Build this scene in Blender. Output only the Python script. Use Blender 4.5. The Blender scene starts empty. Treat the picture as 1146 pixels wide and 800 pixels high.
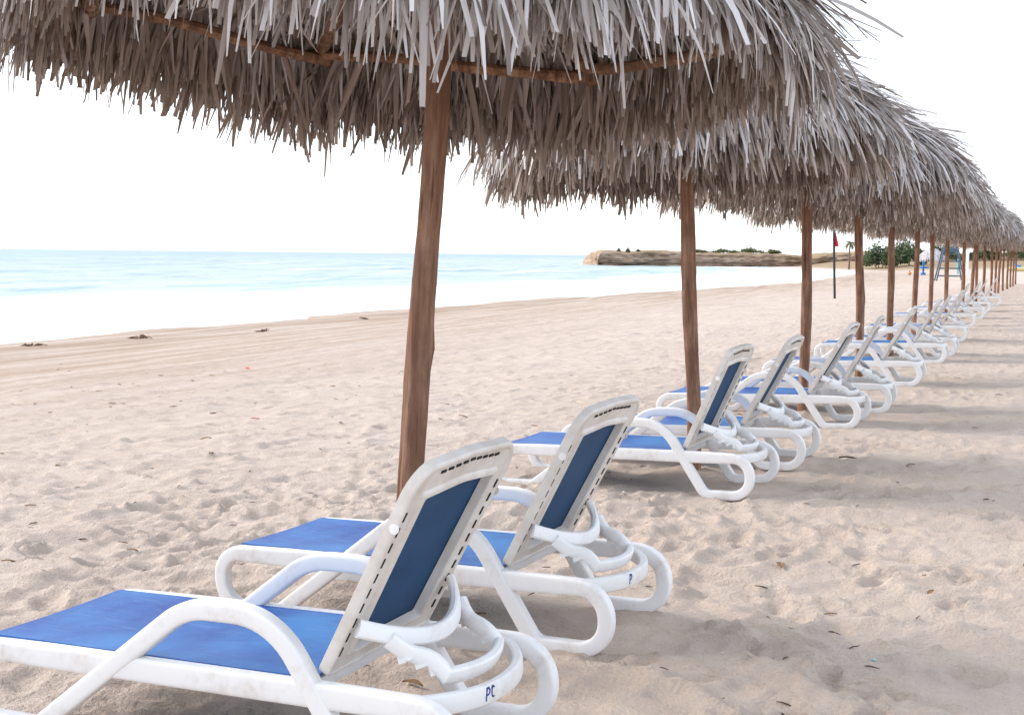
import bpy, bmesh, math, random
import numpy as np
from mathutils import Vector, Matrix, Euler

S = bpy.context.scene
COL = S.collection
R = math.radians
random.seed(7)
GS = 0.035                      # fall of the beach towards the sea
WATER = -0.76

# ------------------------------------------------------------------ camera
cam_d = bpy.data.cameras.new('camera')
cam = bpy.data.objects.new('camera', cam_d)
COL.objects.link(cam)
S.camera = cam
cam_d.sensor_width = 36.0
cam_d.lens = 36.0 * 1394 / 1146
cam_d.clip_start = 0.05
cam_d.clip_end = 20000
_ya, _pi, _ro = R(22.453), R(4.74), R(0.611)
F_ = Vector((-math.sin(_ya) * math.cos(_pi), math.cos(_ya) * math.cos(_pi), -math.sin(_pi)))
R_ = Vector((math.cos(_ya), math.sin(_ya), 0))
U_ = R_.cross(F_)
Rr = R_ * math.cos(_ro) + U_ * math.sin(_ro)
Ur = -R_ * math.sin(_ro) + U_ * math.cos(_ro)
cam.matrix_world = Matrix(((Rr.x, Ur.x, -F_.x, 0), (Rr.y, Ur.y, -F_.y, 0), (Rr.z, Ur.z, -F_.z, 1.467), (0, 0, 0, 1)))

# ------------------------------------------------------------------ sky and sun
SUN_EL, SUN_AZ = 31.0, 272.0    # azimuth clockwise from +Y; the sun stands over the sea
wd = bpy.data.worlds.new('World')
S.world = wd
wd.use_nodes = True
nt = wd.node_tree
nt.nodes.clear()
out = nt.nodes.new('ShaderNodeOutputWorld')
bg = nt.nodes.new('ShaderNodeBackground')
sky = nt.nodes.new('ShaderNodeTexSky')
sky.sky_type = 'NISHITA'
sky.sun_disc = False
sky.sun_elevation = R(SUN_EL)
sky.sun_rotation = R(SUN_AZ)
sky.air_density = 1.0
sky.dust_density = 1.5
sky.ozone_density = 1.0
bg.inputs[1].default_value = 0.15
veil = nt.nodes.new('ShaderNodeMix')            # thin bright veil of high cloud over the whole sky
veil.data_type = 'RGBA'
veil.inputs[0].default_value = 0.6
veil.inputs[7].default_value = (6.7, 7.05, 7.7, 1)
nt.links.new(sky.outputs[0], veil.inputs[6])
nt.links.new(veil.outputs[2], bg.inputs[0])
nt.links.new(bg.outputs[0], out.inputs[0])
sl = bpy.data.lights.new('sun', 'SUN')
sl.energy = 1.6
sl.angle = R(20)
sl.color = (1.0, 0.92, 0.84)
sun = bpy.data.objects.new('sun', sl)
COL.objects.link(sun)
sd = Vector((math.sin(R(SUN_AZ)) * math.cos(R(SUN_EL)), math.cos(R(SUN_AZ)) * math.cos(R(SUN_EL)), math.sin(R(SUN_EL))))
sun.rotation_euler = (-sd).to_track_quat('-Z', 'Y').to_euler()
S.view_settings.view_transform = 'Standard'
S.view_settings.look = 'None'
S.view_settings.exposure = 0.92
S.view_settings.gamma = 1
S.view_settings.use_curve_mapping = False

# ------------------------------------------------------------------ helpers
def tag(o, label=None, cat=None, group=None, kind=None):
    if label: o['label'] = label
    if cat: o['category'] = cat
    if group: o['group'] = group
    if kind: o['kind'] = kind
    return o

def empty(name, loc=(0, 0, 0), rot=(0, 0, 0)):
    o = bpy.data.objects.new(name, None)
    COL.objects.link(o)
    o.location = loc
    o.rotation_euler = rot
    o.empty_display_size = 0.1
    return o

class MB:
    """collects verts and faces, then links them as one mesh object"""
    def __init__(s):
        s.v = []; s.f = []
    def add(s, verts, faces):
        k = len(s.v)
        s.v += [tuple(p) for p in verts]
        s.f += [tuple(i + k for i in f) for f in faces]
    def box(s, c, d, rot=None):
        vs = [Vector((x * d[0] / 2, y * d[1] / 2, z * d[2] / 2)) for x in (-1, 1) for y in (-1, 1) for z in (-1, 1)]
        if rot is not None: vs = [rot @ p for p in vs]
        s.add([p + Vector(c) for p in vs], [(0, 1, 3, 2), (4, 6, 7, 5), (0, 4, 5, 1), (2, 3, 7, 6), (0, 2, 6, 4), (1, 5, 7, 3)])
    def sweep(s, pts, ups, hw, hh, closed=False, n=12, p=3.2):
        """rounded-rectangle section along pts; hw along side axis, hh along ups"""
        N = len(pts); rings = []
        for i in range(N):
            P = Vector(pts[i])
            a = Vector(pts[(i - 1) % N] if (closed or i > 0) else pts[i])
            b = Vector(pts[(i + 1) % N] if (closed or i < N - 1) else pts[i])
            t = (b - a).normalized()
            u = Vector(ups[i]); u = (u - t * u.dot(t)).normalized()
            w = t.cross(u)
            A = hw[i] if hasattr(hw, '__len__') else hw
            B = hh[i] if hasattr(hh, '__len__') else hh
            ring = []
            for k in range(n):
                th = 2 * math.pi * (k + 0.5) / n
                c, q = math.cos(th), math.sin(th)
                c = math.copysign(abs(c) ** (2 / p), c); q = math.copysign(abs(q) ** (2 / p), q)
                ring.append(P + w * (A * c) + u * (B * q))
            rings.append(ring)
        vs = [q for r in rings for q in r]; fs = []
        M = N if closed else N - 1
        for i in range(M):
            j = (i + 1) % N
            for k in range(n):
                l = (k + 1) % n
                fs.append((i * n + k, i * n + l, j * n + l, j * n + k))
        if not closed:
            fs.append(tuple(range(n - 1, -1, -1)))
            fs.append(tuple((N - 1) * n + k for k in range(n)))
        s.add(vs, fs)
    def tube(s, pts, rad, n=8):
        ups = [(0.3, 0.2, 1)] * len(pts)
        t = Vector(pts[-1]) - Vector(pts[0])
        if abs(t.normalized().z) > 0.85: ups = [(1, 0.2, 0.1)] * len(pts)
        s.sweep(pts, ups, rad, rad, n=n, p=2)
    def build(s, name, mat, parent=None, smooth=True, angle=35):
        me = bpy.data.meshes.new(name)
        me.from_pydata(s.v, [], s.f)
        bm = bmesh.new(); bm.from_mesh(me)
        bmesh.ops.recalc_face_normals(bm, faces=bm.faces)
        if smooth:
            ca = R(angle)
            for f in bm.faces: f.smooth = True
            for e in bm.edges:
                if len(e.link_faces) == 2 and e.calc_face_angle(0) > ca: e.smooth = False
        bm.to_mesh(me); bm.free()
        return link(name, me, mat, parent)

def link(name, me, mat, parent=None):
    if mat is not None:
        me.materials.clear(); me.materials.append(mat)
    o = bpy.data.objects.new(name, me)
    COL.objects.link(o)
    if parent is not None: o.parent = parent
    return o

def np_mesh(name, V, Fq, smooth=True):
    me = bpy.data.meshes.new(name)
    V = np.ascontiguousarray(V, dtype=np.float32); Fq = np.ascontiguousarray(Fq, dtype=np.int32)
    k = Fq.shape[1]
    me.vertices.add(len(V)); me.vertices.foreach_set('co', V.ravel())
    me.loops.add(Fq.size); me.loops.foreach_set('vertex_index', Fq.ravel())
    me.polygons.add(len(Fq))
    me.polygons.foreach_set('loop_start', np.arange(0, Fq.size, k, dtype=np.int32))
    me.polygons.foreach_set('loop_total', np.full(len(Fq), k, dtype=np.int32))
    me.update(calc_edges=True)
    if smooth: me.polygons.foreach_set('use_smooth', np.ones(len(Fq), dtype=bool))
    return me

def copy_tree(o, parent=None):
    c = o.copy(); COL.objects.link(c)
    if parent is not None:
        c.parent = parent; c.matrix_parent_inverse = o.matrix_parent_inverse.copy()
    for ch in list(o.children): copy_tree(ch, c)
    return c

def fillet(poly, closed=True, seg=9):
    """poly: (x, y, radius, tag); returns smooth list of (x, y, tag of the segment that follows)"""
    n = len(poly); outp = []
    for i in range(n):
        x, y, r, tg = poly[i]
        if not closed and i in (0, n - 1):
            outp.append((x, y, tg)); continue
        p = Vector((x, y)); a = Vector(poly[i - 1][:2]) - p; b = Vector(poly[(i + 1) % n][:2]) - p
        la, lb = a.length, b.length; a.normalize(); b.normalize()
        ang = a.angle(b); d = min(r / math.tan(ang / 2), la * 0.48, lb * 0.48); r = d * math.tan(ang / 2)
        c = p + (a + b).normalized() * (r / math.sin(ang / 2))
        s0 = p + a * d - c; s1 = p + b * d - c
        a0 = math.atan2(s0.y, s0.x); da = math.atan2(s1.y, s1.x) - a0
        da = (da + math.pi) % (2 * math.pi) - math.pi
        for k in range(seg + 1):
            th = a0 + da * k / seg
            t0 = poly[i - 1][3]
            outp.append((c.x + r * math.cos(th), c.y + r * math.sin(th), t0 if k < seg / 2 else tg))
    return outp

# value noise on arrays -------------------------------------------------
def vnoise(x, y, seed=0):
    rng = np.random.RandomState(seed)
    T = rng.rand(256, 256).astype(np.float32)
    xi = np.floor(x).astype(np.int64); yi = np.floor(y).astype(np.int64)
    fx = x - xi; fy = y - yi
    fx = fx * fx * fx * (fx * (fx * 6 - 15) + 10); fy = fy * fy * fy * (fy * (fy * 6 - 15) + 10)
    x0 = xi & 255; x1 = (xi + 1) & 255; y0 = yi & 255; y1 = (yi + 1) & 255
    return ((T[x0, y0] * (1 - fx) + T[x1, y0] * fx) * (1 - fy) + (T[x0, y1] * (1 - fx) + T[x1, y1] * fx) * fy) * 2 - 1

def sstep(a, b, x):
    t = np.clip((x - a) / (b - a), 0, 1)
    return t * t * (3 - 2 * t)

# ------------------------------------------------------------------ materials
class NT:
    def __init__(s, name):
        s.m = bpy.data.materials.new(name); s.m.use_nodes = True
        s.t = s.m.node_tree; s.t.nodes.clear()
        s.o = s.n('ShaderNodeOutputMaterial')
        s.p = s.n('ShaderNodeBsdfPrincipled')
        s.l(s.p.outputs[0], s.o.inputs[0])
    def n(s, typ, **kw):
        x = s.t.nodes.new(typ)
        for k, v in kw.items(): setattr(x, k, v)
        return x
    def l(s, a, b): s.t.links.new(a, b)
    def coord(s, kind='Object', scale=(1, 1, 1)):
        tc = s.n('ShaderNodeTexCoord'); mp = s.n('ShaderNodeMapping')
        mp.inputs['Scale'].default_value = scale
        s.l(tc.outputs[kind], mp.inputs[0]); return mp.outputs[0]
    def noise(s, vec, scale, detail=4, rough=0.55):
        x = s.n('ShaderNodeTexNoise'); x.inputs['Scale'].default_value = scale
        x.inputs['Detail'].default_value = detail; x.inputs['Roughness'].default_value = rough
        s.l(vec, x.inputs['Vector']); return x.outputs['Fac']
    def ramp(s, fac, stops):
        x = s.n('ShaderNodeValToRGB'); e = x.color_ramp.elements
        while len(e) < len(stops): e.new(0.5)
        for i, (pos, c) in enumerate(stops):
            e[i].position = pos; e[i].color = (c[0], c[1], c[2], 1) if hasattr(c, '__len__') else (c, c, c, 1)
        s.l(fac, x.inputs[0]); return x.outputs[0]
    def mix(s, fac, a, b, mode='MIX'):
        x = s.n('ShaderNodeMix'); x.data_type = 'RGBA'; x.blend_type = mode
        for inp, v in ((x.inputs[0], fac), (x.inputs[6], a), (x.inputs[7], b)):
            if hasattr(v, 'node'): s.l(v, inp)
            else: inp.default_value = v if not hasattr(v, '__len__') else (v[0], v[1], v[2], 1)
        return x.outputs[2]
    def math(s, op, a, b=0.0, c=None):
        x = s.n('ShaderNodeMath'); x.operation = op
        for i, v in enumerate((a, b, c)):
            if v is None: continue
            if hasattr(v, 'node'): s.l(v, x.inputs[i])
            else: x.inputs[i].default_value = v
        return x.outputs[0]
    def bump(s, h, strength, dist=0.01):
        x = s.n('ShaderNodeBump'); x.inputs['Strength'].default_value = strength; x.inputs['Distance'].default_value = dist
        s.l(h, x.inputs['Height']); s.l(x.outputs[0], s.p.inputs['Normal'])
    def set(s, color=None, rough=None, spec=None):
        for key, v in (('Base Color', color), ('Roughness', rough), ('Specular IOR Level', spec)):
            if v is None: continue
            if hasattr(v, 'node'): s.l(v, s.p.inputs[key])
            else: s.p.inputs[key].default_value = v if not hasattr(v, '__len__') else (v[0], v[1], v[2], 1)
        return s.m

M = {}
def plain(name, c, rough=0.6, var=0.25, scale=8, spec=0.4):
    m = NT(name); f = m.noise(m.coord(), scale, 5)
    a = [x * (1 - var) for x in c]; b = [min(1, x * (1 + var)) for x in c]
    m.set(m.ramp(f, [(0.3, a), (0.7, b)]), rough, spec)
    M[name] = m.m; return m.m

def make_materials():
    # sand
    m = NT('sand'); v = m.coord('Object')
    big = m.noise(v, 0.35, 5); mid = m.noise(v, 5, 6); fine = m.noise(v, 170, 3, 0.7); grit = m.noise(v, 60, 2, 0.6)
    c = m.ramp(mid, [(0.3, (0.475, 0.385, 0.318)), (0.7, (0.57, 0.472, 0.398))])
    c = m.mix(m.ramp(big, [(0.35, 0), (0.7, 0.55)]), c, (0.585, 0.498, 0.432))
    at = m.n('ShaderNodeAttribute'); at.attribute_name = 'wet'
    lines = m.noise(m.coord('Object', (1.3, 0.05, 1)), 2.2, 6, 0.7)
    wf = m.math('MULTIPLY', at.outputs['Fac'], m.ramp(lines, [(0.40, 0.15), (0.58, 1.0)]))
    c = m.mix(wf, c, (0.36, 0.265, 0.19))
    at2 = m.n('ShaderNodeAttribute'); at2.attribute_name = 'soil'
    c = m.mix(at2.outputs['Fac'], c, m.ramp(big, [(0.35, (0.27, 0.145, 0.075)), (0.65, (0.27, 0.215, 0.09))]))
    c = m.mix(m.ramp(m.noise(v, 95, 3, 0.75), [(0.55, 0), (0.75, 0.42)]), c, (0.24, 0.18, 0.14))
    sp = m.noise(v, 260, 1, 0.5)
    c = m.mix(m.ramp(sp, [(0.70, 0), (0.78, 0.6)]), c, (0.85, 0.82, 0.78))
    m.set(c, 0.9, 0.2)
    h = m.math('ADD', m.math('MULTIPLY', fine, 0.35), m.math('ADD', m.math('MULTIPLY', grit, 0.8), m.noise(v, 16, 5, 0.6)))
    m.bump(h, 0.9, 0.02)
    M['sand'] = m.m
    # white resin
    m = NT('white_resin'); v = m.coord()
    d = m.noise(v, 7, 6, 0.65); d2 = m.noise(v, 45, 4, 0.6)
    dirt = m.math('MULTIPLY', m.ramp(d, [(0.5, 0), (0.75, 0.75)]), m.ramp(d2, [(0.35, 0.3), (0.65, 1)]))
    c = m.mix(dirt, (0.83, 0.83, 0.83), (0.50, 0.41, 0.32))
    oi = m.n('ShaderNodeObjectInfo')
    c = m.mix(m.math('MULTIPLY', oi.outputs['Random'], 0.18), c, (0.62, 0.57, 0.5))
    m.set(c, m.ramp(d2, [(0.3, 0.38), (0.7, 0.55)]), 0.45)
    m.bump(d2, 0.12, 0.003); M['resin'] = m.m
    m = NT('back_resin'); v = m.coord()
    d = m.noise(v, 9, 6, 0.65)
    c = m.mix(m.ramp(d, [(0.35, 0.1), (0.75, 0.9)]), (0.77, 0.745, 0.71), (0.55, 0.48, 0.41))
    m.set(c, 0.55, 0.4); m.bump(d, 0.15, 0.003); M['back_resin'] = m.m
    # blue sling
    m = NT('blue_sling'); v = m.coord()
    w1 = m.n('ShaderNodeTexWave'); w1.inputs['Scale'].default_value = 110; w1.bands_direction = 'X'; m.l(v, w1.inputs[0])
    w2 = m.n('ShaderNodeTexWave'); w2.inputs['Scale'].default_value = 110; w2.bands_direction = 'Y'; m.l(v, w2.inputs[0])
    wear_sheen = m.noise(v, 1.9, 7, 0.62); st = m.noise(m.coord('Object', (1, 5, 1)), 9, 5)
    c = m.mix(m.ramp(wear_sheen, [(0.40, 0), (0.66, 0.85)]), (0.003, 0.055, 0.30), (0.035, 0.22, 0.56))  # lighter patches: worn cloth plus sheen painted into the colour
    c = m.mix(m.ramp(st, [(0.55, 0), (0.8, 0.35)]), c, (0.22, 0.32, 0.5))
    c = m.mix(m.math('MULTIPLY', w1.outputs['Fac'], 0.25), c, (0.004, 0.04, 0.2))
    m.set(c, 0.5, 0.3)
    m.bump(m.math('ADD', w1.outputs['Fac'], w2.outputs['Fac']), 0.25, 0.002); M['sling'] = m.m
    m = NT('shaded_sling'); v = m.coord(); f = m.noise(v, 5, 5)  # same blue cloth, darkened: shade on the rear face painted into its colour
    m.set(m.ramp(f, [(.3, (.005, .045, .125)), (.7, (.008, .066, .165))]), .6, .3); M['sling_shade'] = m.m
    # dark slots, ink
    plain('slot_dark', (0.012, 0.012, 0.014), 0.8)
    plain('blue_ink', (0.006, 0.05, 0.25), 0.5)
    # wood pole
    def wood(name, a, b, c3, s=1.0):
        m = NT(name); v = m.coord('Object', (1, 1, 0.08)); v0 = m.coord('Object')
        st = m.noise(v, 26 * s, 7, 0.65); bl = m.noise(v0, 4, 5, 0.6); cr = m.noise(m.coord('Object', (1, 1, 0.045)), 55 * s, 4, 0.5)
        c = m.ramp(st, [(0.38, a), (0.5, b), (0.63, c3)])
        c = m.mix(m.ramp(bl, [(0.42, 0), (0.62, 0.75)]), c, [x * 0.55 for x in b])
        c = m.mix(m.ramp(cr, [(0.62, 0), (0.70, 0.85)]), c, [x * 0.35 for x in a])
        oi = m.n('ShaderNodeObjectInfo')
        c = m.mix(m.math('MULTIPLY', oi.outputs['Random'], 0.35), c, [x * 0.6 for x in b])
        m.set(c, 0.8, 0.25)
        m.bump(m.math('ADD', st, m.math('MULTIPLY', cr, -0.8)), 0.9, 0.02); M[name] = m.m
    wood('pole_wood', (0.165, 0.078, 0.047), (0.32, 0.168, 0.105), (0.48, 0.305, 0.21))
    wood('beam_wood', (0.15, 0.075, 0.04), (0.29, 0.155, 0.085), (0.42, 0.25, 0.15))
    # thatch
    def thatch(name, stops, tr, trc):
        m = NT(name)
        g = m.n('ShaderNodeNewGeometry')
        c = m.ramp(g.outputs['Random Per Island'], stops)
        n1 = m.noise(m.coord('Object'), 3.0, 4)
        c = m.mix(m.ramp(n1, [(0.4, 0), (0.75, 0.35)]), c, (0.24, 0.18, 0.145))
        m.set(c, 0.42, 0.5)
        t = m.n('ShaderNodeBsdfTranslucent'); t.inputs[0].default_value = (*trc, 1)
        mx = m.n('ShaderNodeMixShader'); mx.inputs[0].default_value = tr
        m.l(m.p.outputs[0], mx.inputs[1]); m.l(t.outputs[0], mx.inputs[2]); m.l(mx.outputs[0], m.o.inputs[0])
        M[name] = m.m
    thatch('thatch_outer', [(0.0, (0.13, 0.10, 0.085)), (0.25, (0.31, 0.265, 0.24)), (0.6, (0.56, 0.525, 0.51)), (1.0, (0.76, 0.75, 0.76))], 0.12, (0.35, 0.24, 0.15))
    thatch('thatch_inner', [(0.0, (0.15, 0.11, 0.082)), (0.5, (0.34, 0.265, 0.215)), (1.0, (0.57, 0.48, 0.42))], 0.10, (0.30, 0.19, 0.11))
    # sea
    m = NT('sea_water'); v = m.coord('Object')
    at = m.n('ShaderNodeAttribute'); at.attribute_name = 'off'       # metres from the waterline
    band = m.noise(m.coord('Object', (0.5, 0.09, 1)), 0.16, 5, 0.6)
    deep = m.ramp(m.math('DIVIDE', at.outputs['Fac'], 400.0), [(0.0, (0.42, 0.50, 0.48)), (0.12, (0.37, 0.42, 0.42)), (0.5, (0.27, 0.335, 0.36)), (1.0, (0.205, 0.28, 0.325))])
    c = m.mix(m.ramp(band, [(0.45, 0), (0.68, 0.7)]), deep, (0.42, 0.50, 0.38))
    stk = m.noise(m.coord('Object', (1, 0.16, 1)), 0.42, 7, 0.68)
    c = m.mix(m.ramp(stk, [(0.46, 0), (0.60, 0.65)]), c, (0.15, 0.27, 0.34))
    fn = m.noise(m.coord('Object', (1, 0.22, 1)), 0.45, 7, 0.7)
    near = m.math('SUBTRACT', 1.0, m.math('DIVIDE', at.outputs['Fac'], 23.0))
    ff = m.math('ADD', m.math('MULTIPLY', near, 1.15), m.math('SUBTRACT', fn, 0.42))
    foam = m.ramp(ff, [(0.16, 0), (0.42, 1)])
    wc = m.noise(m.coord('Object', (1, 0.12, 1)), 0.30, 7, 0.72)
    far = m.ramp(m.math('DIVIDE', at.outputs['Fac'], 160.0), [(0.0, 1), (0.55, 0.4), (1.0, 0.0)])
    cr = m.n('ShaderNodeAttribute'); cr.attribute_name = 'crest'
    foam = m.math('MAXIMUM', foam, m.math('MULTIPLY', cr.outputs['Fac'], m.ramp(wc, [(0.40, 0.1), (0.56, 1)])))
    foam = m.math('MAXIMUM', foam, m.math('MULTIPLY', m.ramp(wc, [(0.58, 0), (0.66, 0.9)]), far))
    c = m.mix(foam, c, m.ramp(m.noise(m.coord('Object', (1, 0.3, 1)), 1.1, 6, 0.7), [(0.36, (0.47, 0.53, 0.55)), (0.6, (0.80, 0.82, 0.82))]))
    m.set(c, m.mix(foam, (0.4, 0.4, 0.4), (0.8, 0.8, 0.8)), 0.22)
    rp = m.noise(m.coord('Object', (1, 0.45, 1)), 1.6, 6, 0.6)
    m.bump(rp, 0.55, 0.25); M['sea'] = m.m
    # headland rock
    m = NT('headland_rock'); v = m.coord()
    a = m.noise(v, 0.35, 8, 0.7); s2 = m.noise(m.coord('Object', (0.25, 0.25, 2.2)), 0.7, 6, 0.65)
    c = m.ramp(s2, [(0.3, (0.20, 0.125, 0.09)), (0.5, (0.42, 0.30, 0.22)), (0.7, (0.58, 0.46, 0.36))])
    c = m.mix(m.ramp(a, [(0.45, 0), (0.7, 0.55)]), c, (0.10, 0.075, 0.055))
    g = m.n('ShaderNodeNewGeometry'); sx = m.n('ShaderNodeSeparateXYZ'); m.l(g.outputs['Normal'], sx.inputs[0])
    top = m.ramp(sx.outputs[2], [(0.75, 0), (0.93, 1)])
    c = m.mix(top, c, m.ramp(a, [(0.4, (0.36, 0.23, 0.14)), (0.6, (0.30, 0.235, 0.14))]))
    m.set(c, 0.95, 0.1); m.bump(a, 0.8, 0.6); M['rock'] = m.m
    def leaf(name, a, b):
        m = NT(name); g = m.n('ShaderNodeNewGeometry')
        m.set(m.ramp(g.outputs['Random Per Island'], [(0, a), (1, b)]), 0.6, 0.3)
        M[name] = m.m
    leaf('bush_leaf', (0.045, 0.075, 0.035), (0.12, 0.155, 0.07))
    leaf('dry_leaf_green', (0.07, 0.10, 0.03), (0.17, 0.17, 0.06))
    leaf('palm_leaf', (0.06, 0.08, 0.02), (0.19, 0.16, 0.05))
    plain('trunk_bark', (0.14, 0.10, 0.07), 0.9)
    plain('flag_red', (0.62, 0.02, 0.02), 0.7, 0.15)
    plain('dark_pole', (0.03, 0.03, 0.032), 0.6)
    plain('blue_paint', (0.02, 0.22, 0.55), 0.5)
    plain('slate_paint', (0.09, 0.13, 0.17), 0.6)
    plain('turquoise_paint', (0.10, 0.38, 0.50), 0.5)
    plain('white_paint', (0.78, 0.78, 0.76), 0.5, 0.05)
    plain('yellow_hull', (0.62, 0.50, 0.20), 0.4, 0.1)
    plain('orange_plastic', (0.62, 0.26, 0.10), 0.5, 0.1)
    plain('dry_debris', (0.07, 0.045, 0.03), 0.9, 0.5, 60)
    plain('tan_debris', (0.22, 0.13, 0.06), 0.9, 0.5, 60)
    plain('seaweed', (0.13, 0.065, 0.035), 0.9, 0.5, 30)
    plain('red_leaf', (0.55, 0.05, 0.025), 0.6, 0.3, 60)
    plain('shell_white', (0.8, 0.78, 0.74), 0.5, 0.1)
    plain('glass_turquoise', (0.25, 0.55, 0.55), 0.3, 0.1)
make_materials()

# ------------------------------------------------------------------ placement tables
CHAIRS = [(-3.131, 3.384, -2.086, .011), (-3.144, 4.838, -3.752, .004), (-3.319, 8.257, -3.137, -.02), (-3.207, 9.345, -0.445, -.003),
          (-3.099, 11.685, -1.293, 0), (-2.976, 12.919, 1.211, -.004), (-2.897, 15.689, -0.041, .01), (-2.831, 19.275, 0.284, 0),
          (-2.763, 20.739, 0, 0), (-2.775, 24.553, 0.196, 0), (-2.827, 29.826, 0, .01), (-2.775, 34.126, .1, 0), (-2.754, 38.365, .1, 0), (-2.585, 44.106, .12, 0)]
# pole foot x, y and x at two metres up
POLES = [(-2.161, 4.15, -2.035), (-2.16, 8.65, -2.273), (-2.0, 12.35, -2.007), (-1.94, 16.25, -2.0), (-1.93, 20.05, -1.975),
         (-1.92, 24.05, -1.93), (-1.91, 28.05, -1.94), (-1.85, 32.05, -1.86), (-1.66, 36.05, -1.62), (-1.57, 40.05, -1.55),
         (-1.60, 44.05, -1.60), (-1.50, 48.05, -1.49), (-1.34, 52.05, -1.36), (-1.30, 56.05, -1.29), (-1.24, 60.05, -1.22),
         (-1.13, 64.05, -1.15), (-0.99, 68.05, -1.0), (-0.91, 72.05, -.9), (-0.83, 76.05, -.8), (-0.72, 80.05, -.73)]

# ------------------------------------------------------------------ the beach
SY = np.array([-400, 0, 21, 39, 59, 105, 165, 200, 228, 250, 300, 400, 4000.])
SX = np.array([-22, -21, -20.9, -22.8, -21.2, -17.3, -20.8, -23, -30, -42, -60, -70, -140.])
def shore(y): return sum(np.interp(y + k, SY, SX) for k in (-14, -9, -4.5, 0, 4.5, 9, 14)) / 7 + 0.35 * np.sin(y * 0.45) + 0.22 * np.sin(y * 1.1 + 1)

def lines(spec):
    """spec: list of (start, end, step0, step1)"""
    o = []
    for a, b, s0, s1 in spec:
        x = a
        while x < b - 1e-6:
            o.append(x); t = (x - a) / (b - a); x += s0 + (s1 - s0) * t
    o.append(spec[-1][1]); return np.array(o)

def sand_height(X, Y):
    xw = shore(Y)
    z = np.where(X < 0, WATER * X / xw, GS * X * (1 / (1 + np.maximum(X, 0) / 60)))
    z = np.maximum(z, -6.0)
    t = X - xw
    z = z + 0.16 * np.exp(-((t - 1.6) / 1.3) ** 2)              # small berm above the wash
    rise = sstep(205, 262, Y) * 1.15 * sstep(1, 18, t)
    z = z + rise
    z = z + sstep(120, 600, Y) * 1.2 * sstep(10, 90, X + 30)
    return z

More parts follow.
